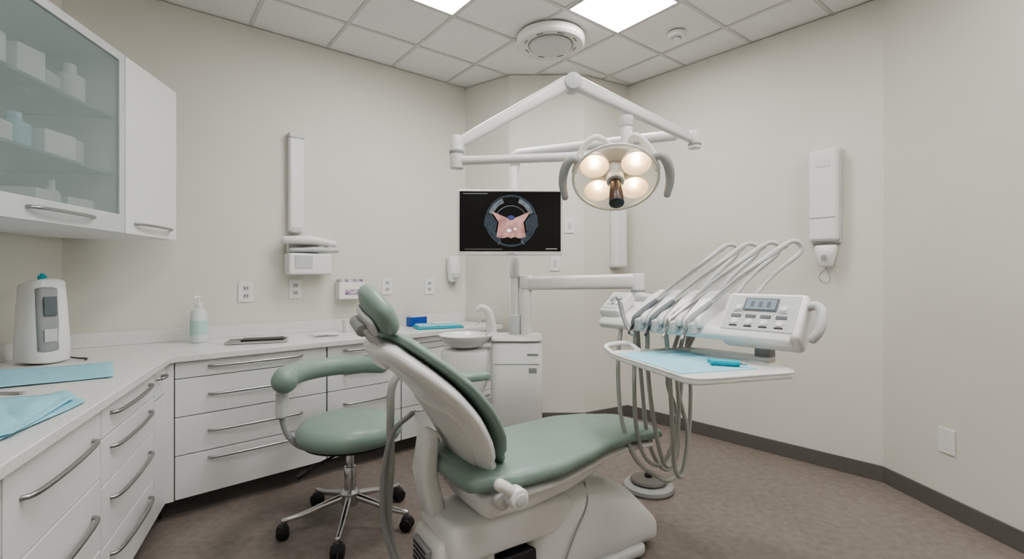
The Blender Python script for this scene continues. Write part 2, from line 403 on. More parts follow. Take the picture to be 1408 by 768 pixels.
loft('upper_arm',[((-.09,-.10,zc+.035),(0,.05,0),(0,0,.028)),((.06,-.13,zc+.04),(0,.06,0),(0,0,.034)),((.24,-.12,zc+.02),(0,.045,0),(0,0,.026))],M_white,g,e=.03,p=2.6)
loft('lower_arm',[((-.05,-.10,zc-.035),(0,.04,0),(0,0,.015)),((.1,-.14,zc-.03),(0,.05,0),(0,0,.02)),((.26,-.13,zc-.03),(0,.04,0),(0,0,.018))],M_lgrey,g,e=.02,p=2.6)
box('head_body',(.07,-.10,zc-.135),(.30,.14,.155),M_white,g,bevel=.016)
box('head_panel',(.02,-.172,zc-.12),(.12,.006,.09),M_lgrey,g,bevel=.002)
cyl('joint',(.21,-.13,zc-.03),(.21,-.13,zc+.05),.03,M_lgrey,g)
def outlet(name,p,z,ang,w=.075,h=.12,sock=True):
    g=wgroup(name,p,z,ang)
    box('plate',(0,-.004,0),(w,.007,h),M_white,g,bevel=.002)
    if sock:
        for q in (-1,1):
            box('socket_%d'%q,(0,-.009,q*.027),(.034,.004,.03),M_lgrey,g,bevel=.001)
            for r in (-1,1): box('slot_%d_%d'%(q,r),(r*.008,-.0115,q*.027),(.004,.002,.014),M_dark,g,bevel=0)
    else:
        for q in (-1,1): lathe('screw_%d'%q,[(0,.002),(.004,.0015),(.005,0)],M_lgrey,g,Matrix.Translation((0,-.0075,q*.04))@Matrix.Rotation(pi/2,4,'X'),12)
for u,v in ((338,401),(406,397),(532,393),(590,393)):
    p=onB(u); outlet('wall_outlet',p,zat(v,p.y),aB,w=.095 if u<400 else .09,h=.14)
p=onB(478); g=wgroup('glove_box_holder',p,zat(399,p.y),aB)
box('holder',(0,-.05,0),(.20,.098,.13),M_white,g,bevel=.006)
box('glove_box',(0,-.05,.045),(.18,.08,.09),M_purple,g,bevel=.004)
box('opening',(0,-.1005,-.01),(.11,.003,.04),M_purple,g,bevel=.001)
p=onB(620); g=wgroup('soap_dispenser',p,zat(368,p.y),aB)
loft('body',[((0,-.045,-.11),(.05,0,0),(0,.035,0)),((0,-.05,0),(.06,0,0),(0,.048,0)),((0,-.045,.09),(.052,0,0),(0,.038,0))],M_white,g,e=.02,p=3)
box('push_bar',(0,-.095,-.07),(.07,.02,.05),M_lgrey,g,bevel=.008)
lathe('nozzle',[(0,-.16),(.01,-.16),(.014,-.12),(0,-.12)],M_grey,g,Matrix.Translation((0,-.055,0)))
g=group('wall_switch',((783-704)/660*4.2,4.199,zat(310,4.2)))
box('plate',(0,-.004,0),(.085,.007,.13),M_white,g,bevel=.002); box('rocker',(0,-.009,0),(.03,.005,.06),M_lgrey,g,bevel=.001)
g=group('wall_switch',((763-704)/660*4.2,4.199,zat(362,4.2)))
box('plate',(0,-.004,0),(.08,.007,.13),M_white,g,bevel=.002); box('rocker',(0,-.009,0),(.03,.005,.06),M_lgrey,g,bevel=.001)
dC=(D-C2).normalized(); aC=math.atan2(dC.y,dC.x); k=(846-704)/660; t=(k*C2.y-C2.x)/((D-C2).x-k*(D-C2).y); p=C2+(D-C2)*t
g=wgroup('glove_dispenser_rail',p,zat(325,p.y),aC)
box('rail',(0,-.045,0),(.13,.085,.56),M_white,g,bevel=.015)
box('rail_cap',(0,-.047,.28),(.135,.09,.03),M_lgrey,g,bevel=.008)
box('rail_foot',(0,-.047,-.27),(.14,.09,.03),M_lgrey,g,bevel=.008)
dD=(F-D).normalized(); aD=math.atan2(dD.y,dD.x)
def onD(u):
    k=(u-704)/660; t=(k*D.y-D.x)/((F-D).x-k*(F-D).y); return D+(F-D)*t
p=onD(1137); g=wgroup('sanitizer_dispenser',p,0,aD)
za,zb=zat(207,p.y),zat(335,p.y)
box('back_plate',(0,-.015,(za+zb)/2),(.18,.028,za-zb),M_lgrey,g,bevel=.008)
box('cover',(-.002,-.055,(za+zb)/2+.005),(.17,.075,za-zb-.02),M_white,g,bevel=.022)
box('cover_seam',(-.002,-.0935,zb+.17),(.15,.003,.005),M_grey,g,bevel=0)
box('cover_window',(-.002,-.0935,za-.10),(.09,.003,.05),M_off,g,bevel=.001)
zl=zat(350,p.y)
loft('nozzle_housing',[((.01,-.05,zl+.05),(.065,0,0),(0,.04,0)),((.01,-.055,zl-.0),(.058,0,0),(0,.045,0)),((.01,-.05,zl-.07),(.04,0,0),(0,.03,0))],M_white,g,e=.015,p=3)
box('drip_lens',(.01,-.105,zl-.02),(.03,.006,.03),M_grey,g,bevel=.002)
sweep('wire_loop',[(.01,-.06,zl-.09),(-.03,-.06,zl-.15),(0,-.06,zl-.19),(.035,-.06,zl-.17),(.015,-.06,zl-.09)],.003,M_grey,g,seg=6)
dF=(G-F).normalized(); aF=math.atan2(dF.y,dF.x)
k=(1303-704)/660; t=(k*F.y-F.x)/((G-F).x-k*(G-F).y); p=F+(G-F)*t
outlet('blank_wall_plate',p,zat(606,p.y),aF,w=.09,h=.135,sock=False)

# ---------------------------------------------------------------- cuspidor unit with post
UX,UY=.03,3.15
g=group('cuspidor_unit',(UX,UY,0))
loft('body',[((0,.02,.02),(.165,0,0),(0,.15,0)),((0,.02,.5),(.165,0,0),(0,.15,0)),((0,.02,.86),(.165,0,0),(0,.15,0))],M_white,g,e=.03,p=6,n=48)
loft('top_cap',[((0,.02,.885),(.17,0,0),(0,.155,0)),((0,.02,.90),(.165,0,0),(0,.15,0))],M_off,g,e=.012,p=6,n=48)
box('front_seam',(0,-.1305,.74),(.29,.003,.004),M_grey,g,bevel=0)
box('vent',(.10,-.131,.70),(.05,.004,.03),M_grey,g,bevel=.001)
box('logo_plate',(.10,-.131,.80),(.07,.003,.012),M_grey,g,bevel=0)
bx0=-.33
loft('bowl_support',[((bx0,-.02,.50),(.10,0,0),(0,.10,0)),((bx0,-.02,.62),(.145,0,0),(0,.12,0)),((bx0,-.02,.80),(.16,0,0),(0,.13,0))],M_white,g,e=.03,p=3.2)
box('support_bridge',(-.2,.02,.72),(.18,.2,.2),M_white,g,bevel=.02)
loft('lower_cabinet',[((bx0+.03,.0,.02),(.16,0,0),(0,.13,0)),((bx0+.03,0,.46),(.16,0,0),(0,.13,0))],M_off,g,e=.02,p=6)
lathe('bowl',[(0,.832),(.05,.83),(.11,.845),(.15,.875),(.172,.905),(.176,.915),(.168,.918),(.15,.895),(.10,.862),(.04,.85),(0,.848)],M_white,g,Matrix.Translation((bx0,-.03,0)))
lathe('drain',[(0,.852),(.018,.852),(.018,.849)],M_chrome,g,Matrix.Translation((bx0,-.03,0)))
sweep('filler_spout',[(-.16,.0,.88),(-.165,-.01,.98),(-.185,-.02,1.06),(-.225,-.03,1.09),(-.255,-.03,1.075)],lambda t:.034-.016*t,M_white,g,n=6,seg=16)
cyl('spout_base',(-.165,0,.86),(-.165,0,.93),.05,M_white,g,r2=.038)
sweep('rinse_pipe',[(-.20,.05,.88),(-.20,.05,.98),(-.23,.03,1.0),(-.26,.0,.98)],.007,M_chrome,g,n=5)
cyl('main_post',(-.01,.02,.90),(-.01,.02,2.02),.030,M_white,g,bev=.004)
cyl('post_collar',(-.01,.02,.905),(-.01,.02,1.04),.042,M_lgrey,g,bev=.006)
cyl('post_sleeve',(-.01,.02,1.28),(-.01,.02,1.42),.037,M_white,g,bev=.006)
cyl('arm_post',(.062,0.0,.90),(.062,0.0,1.21),.036,M_white,g,bev=.006)

# ---------------------------------------------------------------- monitor
MY=2.98
g=group('computer_monitor',((701.5-704)/660*MY,MY,zat(306,MY)),math.radians(2))
MW,MH=.65,.405
box('bezel',(0,0,0),(MW,.035,MH),M_white,g,bevel=.006)
box('back_shell',(0,.03,0),(MW*.7,.04,MH*.7),M_white,g,bevel=.015)
box('screen',(0,-.018,.006),(MW-.026,.004,MH-.036),M_scr,g,bevel=.0)
box('button_strip',(.0,-.0185,-MH/2+.010),(.05,.003,.005),M_grey,g,bevel=0)
def flat(name,pts,m,y):
    bm=bmesh.new(); bm.faces.new([bm.verts.new((x,y,z)) for x,z in pts]); fin(name,bm,m,g,None,False)
def disc(r,cx=0,cz=0,a0=0,a1=2*pi,n=40,sy=1): return [(cx+r*math.cos(a0+(a1-a0)*i/n),cz+r*sy*math.sin(a0+(a1-a0)*i/n)) for i in range(n)]
def arcband(r0,r1,a0,a1,cx,cz,n=16):
    o=[(cx+r1*math.cos(a0+(a1-a0)*i/n),cz+r1*math.sin(a0+(a1-a0)*i/n)) for i in range(n+1)]
    o+=[(cx+r0*math.cos(a1-(a1-a0)*i/n),cz+r0*math.sin(a1-(a1-a0)*i/n)) for i in range(n+1)]
    return o
cx,cz=.005,.01
flat('image_disc',disc(.160,cx,cz),M_s1,-.0206)
flat('image_inner',disc(.148,cx,cz),M_scr,-.0209)
for k,(a0_,a1_) in enumerate(((.35,1.2),(1.95,2.8),(3.5,4.2),(5.2,5.9))):
    flat('image_arc_%d'%k,arcband(.118,.146,a0_,a1_,cx,cz),M_s6 if k<2 else M_s1,-.0212)
flat('image_lens',arcband(.100,.104,.5,2.64,cx,cz-.01),M_s6,-.0214)
flat('image_tissue',[(cx-.076,cz-.01),(cx-.120,cz+.058),(cx-.10,cz+.05),(cx-.05,cz+.028),(cx,cz+.008),(cx+.05,cz+.028),(cx+.10,cz+.05),(cx+.120,cz+.058),(cx+.076,cz-.01),(cx+.09,cz-.10),(cx+.05,cz-.108),(cx+.02,cz-.100),(cx,cz-.108),(cx-.02,cz-.100),(cx-.05,cz-.108),(cx-.09,cz-.10)],M_s2,-.0216)
flat('image_glow',disc(.014,cx-.012,cz-.060,n=24,sy=.7),M_s3,-.0222)
flat('image_glow_b',disc(.009,cx+.025,cz-.05,n=24,sy=.8),M_s3,-.0222)
flat('image_blue',disc(.022,cx,cz+.018,n=24,sy=.7),M_s4,-.0219)
for q in (-1,1):
    flat('image_clamp_%d'%q,[(cx+q*.086,cz-.01),(cx+q*.125,cz+.045),(cx+q*.16,cz+.035),(cx+q*.168,cz-.03),(cx+q*.13,cz-.075),(cx+q*.094,cz-.06)],M_s1,-.0224)
    flat('image_wire_%d'%q,[(cx+q*.06,cz-.125),(cx+q*.08,cz-.148),(cx+q*.084,cz-.146),(cx+q*.066,cz-.122)],M_s6,-.0226)
flat('menu_bar',[(-.29,.178),(-.14,.178),(-.14,.175),(-.29,.175)],M_s5,-.021)
flat('status_bar',[(-.28,-.164),(-.05,-.164),(-.05,-.166),(-.28,-.166)],M_s5,-.021)
flat('status_icons',[(.22,-.160),(.29,-.160),(.29,-.165),(.22,-.165)],M_s5,-.021)
box('mount_bracket',(.0,.075,-.02),(.09,.06,.10),M_lgrey,g,bevel=.01)

# ---------------------------------------------------------------- operating light
g=group('dental_operating_light',(.02,3.17,0)); L=w2l(g)
zA=2.10
pt=lambda u,v,y:(((u-704)/660*y),y,1.3-(v-378)*y/660)
cyl('post_extension',L((.02,3.17,2.021)),L((.02,3.17,2.06)),.034,M_lgrey,g)
sweep('base_arm',[L((.02,3.17,2.03)),L((.02,3.17,2.075)),L((.035,3.163,2.098)),L((.09,3.14,2.102)),L((.4,3.0,2.102)),L((.72,2.85,2.102)),L((.93,2.75,2.10))],.030,M_white,g,n=5,seg=18)
je=V(pt(955,192,2.72)); pk=V(pt(787,112,2.35)); jl=V(pt(628,198,2.15)); jb=V(pt(628,221,2.15))
cyl('joint_right',L(je+V((0,0,-.05))),L(je+V((0,0,.05))),.034,M_white,g)
cyl('joint_right_ring',L(je+V((0,0,-.035))),L(je+V((0,0,-.022))),.037,M_grey,g)
def arm(nm,a,b,r0,r1):
    a=L(a);b=L(b); d=(b-a).normalized(); s=d.cross(V((0,0,1))).normalized(); u=s.cross(d)
    loft(nm,[(a+(b-a)*t,s*(r0+(r1-r0)*t)*.8,u*(r0+(r1-r0)*t)) for t in (0,.25,.5,.75,1)],M_white,g,e=.03,p=3)
arm('spring_arm_right',je,pk+V((.03,.01,-.01)),.026,.036)
arm('spring_arm_left',pk+V((-.03,0,-.01)),jl,.036,.024)
cyl('peak_joint',L(pk+V((0,-.045,-.01))),L(pk+V((0,.045,-.01))),.04,M_lgrey,g)
cyl('joint_left',L(jb+V((0,0,-.035))),L(jl+V((0,0,.035))),.030,M_white,g)
cyl('joint_left_ring',L(jb+V((0,0,.03))),L(jb+V((0,0,.045))),.033,M_grey,g)
lh=V(pt(860,213,2.05))
sweep('swivel_arm',[L(jb),L(jb+(lh-jb)*.5),L(lh+V((-.01,0,0)))],.020,M_white,g,n=4,seg=14)
cyl('lamp_stem',L(lh+V((.005,0,-.03))),L(lh+V((.005,0,.14))),.025,M_off,g)
cyl('stem_cap',L(lh+V((.005,0,.12))),L(lh+V((.005,0,.165))),.029,M_lgrey,g)
hc=V(pt(846,246,1.97)); hn=V((-.10,-.60,-.76)).normalized()
sx=hn.cross(V((0,0,1))).normalized(); su=sx.cross(hn)
R=Matrix.Identity(4)
for i,a in enumerate((sx*-1,su,hn)):
    for j in range(3): R[j][i]=a[j]
HM=Matrix.Translation(L(hc))@R
rr=.172
lathe('dish_shell',[(0,-.085),(.05,-.083),(.10,-.07),(.145,-.045),(rr-.004,-.012),(rr,.0),(rr-.006,.0),(.142,-.040),(.10,-.062),(.05,-.074),(0,-.076)],M_clear,g,HM,48)
lathe('dish_rim',[(rr-.006,-.006),(rr+.003,-.004),(rr+.005,.003),(rr,.007),(rr-.006,.003),(rr-.006,-.006)],M_off,g,HM,48)
lathe('front_cover',[(0,.012),(.08,.010),(.14,.006),(rr-.008,.001)],M_clear,g,HM,48)
lathe('rear_housing',[(0,-.13),(.05,-.128),(.09,-.11),(.11,-.088),(.10,-.075),(0,-.075)],M_off,g,HM,40)
for k,(a,b) in enumerate(((-.085,.055),(.080,.062),(-.068,-.075),(.080,-.065))):
    T=HM@Matrix.Translation((a,b,-.03))
    lathe('reflector_cup_%d'%k,[(0,-.045),(.012,-.045),(.035,-.028),(.054,.006),(.058,.014),(.061,.013),(.058,.0),(.038,-.034),(.014,-.05),(0,-.05)],M_refl,g,T,28)
    lathe('bulb_%d'%k,[(0,-.040),(.010,-.038),(.016,-.022),(.012,-.008),(0,-.004)],M_bulb,g,T,16)
cyl('centre_hub',(0,0,-.07),(0,0,.02),.036,M_off,g,M=HM)
cyl('aiming_handle',(0,-.0,.02),(.002,-.012,.12),.025,M_brown,g,M=HM,r2=.029)
cyl('handle_tip',(.002,-.012,.12),(.002,-.013,.132),.030,M_dark,g,M=HM)
for q in (-1,1):
    sweep('side_handle_%d'%q,[HM@V((q*.150,.075,-.04)),HM@V((q*.180,.082,-.03)),HM@V((q*.205,.05,-.01)),HM@V((q*.214,.0,.02)),HM@V((q*.204,-.045,.055))],lambda t:.014+.005*math.sin(pi*t),M_grey,g,n=6,seg=14)
    sweep('yoke_%d'%q,[L(lh+V((.005,0,-.03))),HM@V((q*.07,.12,-.12)),HM@V((q*.14,.08,-.08)),HM@V((q*.165,.03,-.02))],.013,M_off,g,n=6,seg=12)
lathe('collar',[(0,-.02),(.04,-.02),(.045,0),(.04,.03),(0,.03)],M_off,g,Matrix.Translation(L(lh+V((.005,0,-.02)))))
cyl('neck',L(lh+V((.005,0,-.03))),HM@V((0,.0,-.12)),.03,M_off,g)

# ---------------------------------------------------------------- delivery unit
ad=math.atan2(-.768,.64)
g=group('dental_delivery_unit',(.85,2.05,0),ad); L=w2l(g)
a0=(.092,3.15,1.245)
cyl('arm_collar',L((a0[0],a0[1],1.212)),L((a0[0],a0[1],1.30)),.044,M_white,g,bev=.008)
e1=V((.735,2.80,1.265))
d=(L(e1)-L(a0)).normalized(); s=d.cross(V((0,0,1))).normalized()
loft('main_arm',[(L(a0)+(L(e1)-L(a0))*t+V((0,0,0)),s*.036,V((0,0,.044))) for t in (.02,.3,.6,1)],M_white,g,e=.03,p=3.4)
cyl('elbow',L(e1+V((0,0,-.115))),L(e1+V((0,0,.045))),.038,M_white,g,bev=.008)
cyl('elbow_ring',L(e1+V((0,0,-.06))),L(e1+V((0,0,-.048))),.042,M_grey,g)
e2=V((.93,2.16,1.13))
s0=e1+V((0,0,-.10)); d=(L(e2)-L(s0)).normalized(); s=d.cross(V((0,0,1))).normalized()
loft('second_arm',[(L(s0)+(L(e2)-L(s0))*t,s*.034,V((0,0,.036))) for t in (0,.5,1)],M_white,g,e=.03,p=3.2)
prism('chassis',[(-.125,1.045),(-.145,1.065),(-.13,1.09),(.02,1.155),(.11,1.165),(.135,1.14),(.135,1.06),(.12,1.045)],-.50,.36,M_white,g,bevel=.008,axis='x')
HX=[-.29,-.205,-.12,-.035]
for k,x in enumerate(HX):
    prism('pod_%d'%k,[(-.165,1.085),(-.17,1.115),(-.15,1.135),(-.04,1.20),(.06,1.235),(.125,1.215),(.135,1.10)],x-.003,x+.074,M_white,g,bevel=.014,axis='x')
    prism('pod_cradle_%d'%k,[(-.185,1.06),(-.19,1.105),(-.16,1.12),(-.13,1.06)],x+.012,x+.058,M_lgrey,g,bevel=.006,axis='x')
    xm=x+.035
    tx=xm+.20+.006*k
    pts=[(xm,-.15,1.125),(xm+.06,.0,1.235),(xm+.13,.15,1.35),(tx-.02,.235,1.425),(tx+.005,.275,1.445),(tx+.025,.30,1.43),(tx+.02,.295,1.39),(xm+.16,.22,1.30),(xm+.11,.12,1.19)]
    sweep('whip_arm_%d'%k,pts,.0105,M_lgrey,g,n=7,seg=12)
    sweep('handpiece_%d'%k,[(xm-.008,-.185,1.085),(xm,-.16,1.118),(xm+.035,-.075,1.185)],lambda t:.011+.006*math.sin(pi*t),[M_dgrey,M_dgrey,M_steel,M_grey][k],g,n=6,seg=14)
    sweep('handpiece_tip_%d'%k,[(xm-.006,-.184,1.088),(xm-.012,-.20,1.055),(xm-.012,-.212,1.045)],.006,M_dark if k<2 else M_steel,g,n=4,seg=10)
    sweep('hose_up_%d'%k,[(tx-.01,.25,1.425),(xm+.10,.06,1.30),(xm+.05,-.04,1.22),(xm+.035,-.07,1.187)],.006,M_hose,g,n=6,seg=8)
TL=Matrix.Translation((-.455,-.05,1.15))@Matrix.Rotation(math.radians(38),4,'X')
box('aux_panel',(0,0,0),(.12,.15,.06),M_white,g,bevel=.014,M=TL)
box('aux_face',(0,0,.031),(.09,.11,.003),M_lgrey,g,bevel=.001,M=TL)
for i in range(6): lathe('aux_button_%d'%i,[(0,.006),(.009,.005),(.010,0)],M_grey if i%2 else M_white,g,TL@Matrix.Translation((-.025+.025*(i%3),-.02+.035*(i//3),.032)),14)
TP=Matrix.Translation((.235,-.05,1.135))@Matrix.Rotation(math.radians(52),4,'X')
box('control_housing',(0,0,-.02),(.30,.20,.11),M_white,g,bevel=.022,M=TP)
box('control_face',(0,0,.0355),(.26,.16,.003),M_lgrey,g,bevel=.001,M=TP)
box('control_display',(-.005,.036,.038),(.125,.060,.004),M_dgrey,g,bevel=.001,M=TP)
box('display_lcd',(-.005,.036,.041),(.110,.046,.002),M_lcd,g,bevel=0,M=TP)
for k in range(3): box('lcd_digit_%d'%k,(-.035+.03*k,.036,.0425),(.012,.024,.0015),M_dgrey,g,bevel=0,M=TP)
for i in range(4):
    for j in range(2):
        if j==0 or i in(0,3):
            lathe('control_button_%d_%d'%(i,j),[(0,.006),(.012,.005),(.014,0)],M_white,g,TP@Matrix.Translation((-.085+.055*i,-.045 if j==0 else .022,.037)),18)
            box('button_mark_%d_%d'%(i,j),(-.085+.055*i,-.064 if j==0 else .003,.0375),(.03,.006,.002),M_dark if j==0 else M_grey,g,bevel=0,M=TP)
for i in range(4): box('button_key_%d'%i,(-.085+.055*i,-.018,.038),(.038,.014,.004),M_dgrey,g,bevel=.001,M=TP)
sweep('head_handle',[(.37,-.02,1.18),(.41,-.03,1.19),(.435,-.05,1.165),(.435,-.08,1.11),(.415,-.09,1.075)],.016,M_lgrey,g,n=6,seg=14)
box('tray_stem',(.22,.0,1.01),(.06,.06,.09),M_grey,g,bevel=.01)
box('tray_bracket',(.10,-.03,.975),(.32,.07,.022),M_white,g,bevel=.006)
tc=(.70,1.86); f=V((.28,-.96)).normalized(); at=math.atan2(f.y,f.x)
T=Matrix.Translation(L((tc[0],tc[1],.955)))@Matrix.Rotation(at-ad,4,'Z')
def rrect(w,h,r,n=6):
    out=[]
    for (sx_,sy_,a0_) in ((1,1,0),(-1,1,pi/2),(-1,-1,pi),(1,-1,1.5*pi)):
        for i in range(n+1):
            a=a0_+pi/2*i/n; out.append((sx_*(w/2-r)+r*math.cos(a),sy_*(h/2-r)+r*math.sin(a)))
    return out
prism('tray_plate',rrect(.58,.44,.05),-.008,.012,M_white,g,bevel=.006,M=T,seg=3)
o=rrect(.58,.44,.05)
sweep('tray_rim',[(x*.985,y*.98,.012) for x,y in o]+[(o[0][0]*.985,o[0][1]*.98,.012)],.006,M_white,g,n=1,seg=8,M=T)
prism('tray_paper',rrect(.44,.32,.01),.0125,.0145,M_blue,g,M=T@Matrix.Translation((-.02,-.035,0)))
cyl('blue_syringe',(.10,.00,.027),(.16,.08,.027),.011,M_cyan,g,M=T)
cyl('blue_syringe_tip',(.16,.08,.027),(.175,.10,.027),.005,M_steel,g,M=T)
cyl('blue_syringe_b',(.06,.02,.025),(.13,.10,.025),.008,M_cyan,g,M=T)
sweep('tray_handle',[(-.27,-.19,.0),(-.33,-.20,.03),(-.33,-.10,.04),(-.28,-.06,.01)],.011,M_white,g,n=6,seg=12,M=T)
sweep('air_syringe',[L((.50,2.22,1.17)),L((.51,2.18,1.10)),L((.53,2.12,1.04))],.011,M_grey,g,n=5)
sweep('air_syringe_nozzle',[L((.50,2.22,1.17)),L((.475,2.20,1.20)),L((.455,2.19,1.185))],.005,M_steel,g,n=5)
hs=[[(.52,2.28,1.07),(.49,2.22,.9),(.50,2.2,.65),(.56,2.2,.47),(.66,2.25,.37),(.78,2.35,.30),(.88,2.42,.42),(.90,2.42,.70),(.86,2.35,.95),(.86,2.28,1.06)],
    [(.58,2.25,1.07),(.56,2.2,.85),(.57,2.2,.6),(.63,2.25,.44),(.72,2.3,.40),(.80,2.35,.52),(.84,2.38,.75),(.86,2.33,1.05)],
    [(.62,2.2,1.06),(.61,2.15,.85),(.64,2.15,.62),(.70,2.2,.43),(.77,2.27,.45),(.80,2.3,.65),(.79,2.3,.85),(.83,2.3,1.05)],
    [(.68,2.12,1.05),(.69,2.1,.85),(.71,2.12,.6),(.74,2.18,.42),(.80,2.25,.37),(.84,2.3,.55),(.80,2.32,.8),(.88,2.28,1.05)],
    [(.60,2.3,1.06),(.62,2.3,.8),(.66,2.32,.5),(.76,2.4,.33),(.84,2.45,.38),(.83,2.42,.6),(.76,2.35,.8),(.80,2.28,1.05)]]
for k,h in enumerate(hs): sweep('supply_hose_%d'%k,[L(p) for p in h],.010,M_hose,g,n=7,seg=9)
g=group('foot_control_pedal',(.83,2.92,0),.3)
lathe('pedal_base',[(0,.002),(.145,.002),(.15,.012),(.145,.03),(.12,.042),(.06,.05),(0,.05)],M_grey,g)
lathe('pedal_disc',[(0,.075),(.06,.074),(.10,.066),(.108,.055),(.10,.048),(0,.048)],M_base,g)
lathe('pedal_knob',[(0,.10),(.018,.099),(.022,.09),(.022,.07),(0,.07)],M_dark,g)
sweep('pedal_cable',[(-.13,.02,.02),(-.25,.05,.012),(-.4,-.05,.012),(-.5,-.2,.012)],.009,M_grey,g)

# ---------------------------------------------------------------- dental chair
cd=V((.84,.54)).normalized(); ca=math.atan2(cd.y,cd.x)
g=group('dental_chair',(-.19,1.95,0),ca)
tb=[(-.06,.22,.578,.044),(.08,.262,.58,.046),(.3,.265,.572,.042),(.45,.25,.582,.038),(.6,.23,.592,.034),(.75,.205,.585,.031),(.9,.185,.565,.030),(.97,.175,.555,.028)]
secs=[]
for i in range(22):
    x=-.06+1.03*i/21; w,z,h=interp(tb,x); secs.append(((x,0,z-h),(0,w,0),(0,0,h)))
loft('seat_cushion',secs,M_green,g,e=.045,p=3.4,n=40)
secs=[]
for i in range(16):
    x=.0+.92*i/15; w,z,h=interp(tb,x); secs.append(((x,0,z-2*h-.018),(0,w*.92,0),(0,0,.02)))
loft('seat_shell',secs,M_white,g,e=.03,p=3.4,n=36)
secs=[((.02,0,.42),(0,.19,0),(0,0,.055)),((.2,0,.42),(0,.19,0),(0,0,.06)),((.42,0,.43),(0,.17,0),(0,0,.055)),((.62,0,.45),(0,.13,0),(0,0,.04))]
loft('under_frame',secs,M_white,g,e=.03,p=4)
box('foot_pad_cover',(.90,0,.478),(.16,.25,.03),M_grey,g,bevel=.012)
loft('lift_arm',[((-.10,.02,.27),(0,.15,0),(0,0,.085)),((.15,.02,.28),(0,.16,0),(0,0,.085)),((.42,.0,.28),(0,.16,0),(0,0,.08))],M_white,g,e=.03,p=5)
loft('rear_cover',[((-.14,.03,.19),(0,.13,0),(0,0,.10)),((.06,.03,.19),(0,.14,0),(0,0,.11))],M_off,g,e=.03,p=5)
box('rear_grille',(-.175,.03,.20),(.02,.15,.11),M_grey,g,bevel=.006)
for k in range(5): box('grille_slot_%d'%k,(-.186,.03,.16+.02*k),(.004,.12,.006),M_dark,g,bevel=0)
loft('pedestal_shroud',[((.30,-.0,.17),(0,.14,0),(0,0,.165)),((.48,0,.19),(0,.185,0),(0,0,.185)),((.66,0,.185),(0,.205,0),(0,0,.18)),((.80,0,.15),(0,.20,0),(0,0,.145)),((.92,0,.09),(0,.185,0),(0,0,.085))],M_white,g,e=.05,p=3.2,n=40)
loft('base_plate',[((-.02,0,.03),(0,.17,0),(0,0,.028)),((.4,0,.03),(0,.20,0),(0,0,.028)),((.8,0,.03),(0,.215,0),(0,0,.028))],M_lgrey,g,e=.06,p=5)
box('bellows',(.12,0,.11),(.36,.24,.12),M_dark,g,bevel=.01)
sweep('shroud_seam',[(.36,-.166,.05),(.42,-.181,.2),(.5,-.172,.31),(.55,-.1,.368)],.004,M_grey,g,seg=6)
bb=V((.03,0,.585)); bt=V((-.32,0,1.03)); bd=(bt-bb).normalized(); bn=V((bd.z,0,-bd.x))
if bn.x<0: bn=-bn
Lb=(bt-bb).length
tw=[(0,.19),(.05,.245),(.12,.285),(.24,.305),(.36,.29),(.45,.25),(.53,.205),(.58,.175)]
def bsec(t,off,hh,sc,curve=.045):
    w=interp(tw,max(0,t))[0]*sc
    bow=curve*math.sin(pi*min(1,max(0,t)/Lb))
    return (bb+bd*t+bn*(off+bow),V((0,w,0)),bn*hh)
loft('backrest_cushion',[bsec(Lb*i/16,.045,.026,1.0) for i in range(17)],M_green,g,e=.05,p=2.8,n=44)
loft('backrest_shell',[bsec(-.02+(Lb+.02)*i/16,-.015,.044,.965) for i in range(17)],M_white,g,e=.05,p=2.3,n=44)
loft('backrest_inset',[bsec(.03+.24*i/8,-.052,.014,.60) for i in range(9)],M_off,g,e=.03,p=2.6,n=30)
loft('back_mount',[((-.10,.10,.34),(0,.07,0),(.04,0,0)),((-.135,.10,.50),(0,.07,0),(.036,0,0)),((-.12,.10,.65),(0,.06,0),(.03,0,0))],M_white,g,e=.02,p=4)
cyl('hinge_bar',(.03,-.25,.47),(.03,.25,.47),.032,M_lgrey,g)
hp=V((-.375,0,1.17)); 
RT=Matrix.Translation(hp)@Matrix.Rotation(math.radians(16),4,'X')@Matrix.Rotation(math.radians(-26),4,'Y')
loft('headrest_pad',[((.018,-.105,0),(0,0,.066),(.036,0,0)),((.012,-.05,0),(0,0,.085),(.042,0,0)),((.010,0,0),(0,0,.088),(.044,0,0)),((.012,.05,0),(0,0,.085),(.042,0,0)),((.018,.105,0),(0,0,.066),(.036,0,0))],M_green,g,e=.04,p=2.3,M=RT,n=32)
loft('headrest_plate',[((-.034,-.07,-.022),(0,0,.038),(.012,0,0)),((-.042,0,-.022),(0,0,.048),(.015,0,0)),((-.034,.07,-.022),(0,0,.038),(.012,0,0))],M_lgrey,g,e=.03,p=2.8,M=RT,n=28)
cyl('headrest_joint',RT@V((-.065,-.05,-.03)),RT@V((-.065,.05,-.03)),.024,M_grey,g)
for q in (-1,1):
    sweep('headrest_rod_%d'%q,[RT@V((-.06,q*.035,-.03)),bt+V((-.05,q*.035,.035)),bt+bd*-.05+bn*-.01+V((0,q*.035,0))],.015,M_lgrey,g,n=5,seg=12)
box('headrest_slide',tuple(bt+bd*-.01+bn*-.04),(.05,.11,.07),M_white,g,bevel=.012,rot=(0,-math.radians(36),0))
loft('armrest_pad',[((-.02,.34,.80),(0,.035,0),(0,0,.022)),((.10,.34,.805),(0,.04,0),(0,0,.024)),((.28,.34,.80),(0,.035,0),(0,0,.022))],M_green,g,e=.03,p=2.6)
sweep('armrest_support',[(.06,.34,.785),(.05,.345,.70),(.04,.33,.60),(.06,.27,.50),(.10,.2,.44)],.024,M_white,g,n=6,seg=14)
cyl('pivot_knob',(.055,-.325,.50),(.055,-.265,.50),.038,M_white,g,bev=.01)
cyl('pivot_knob_cap',(.055,-.332,.50),(.055,-.320,.50),.022,M_lgrey,g)
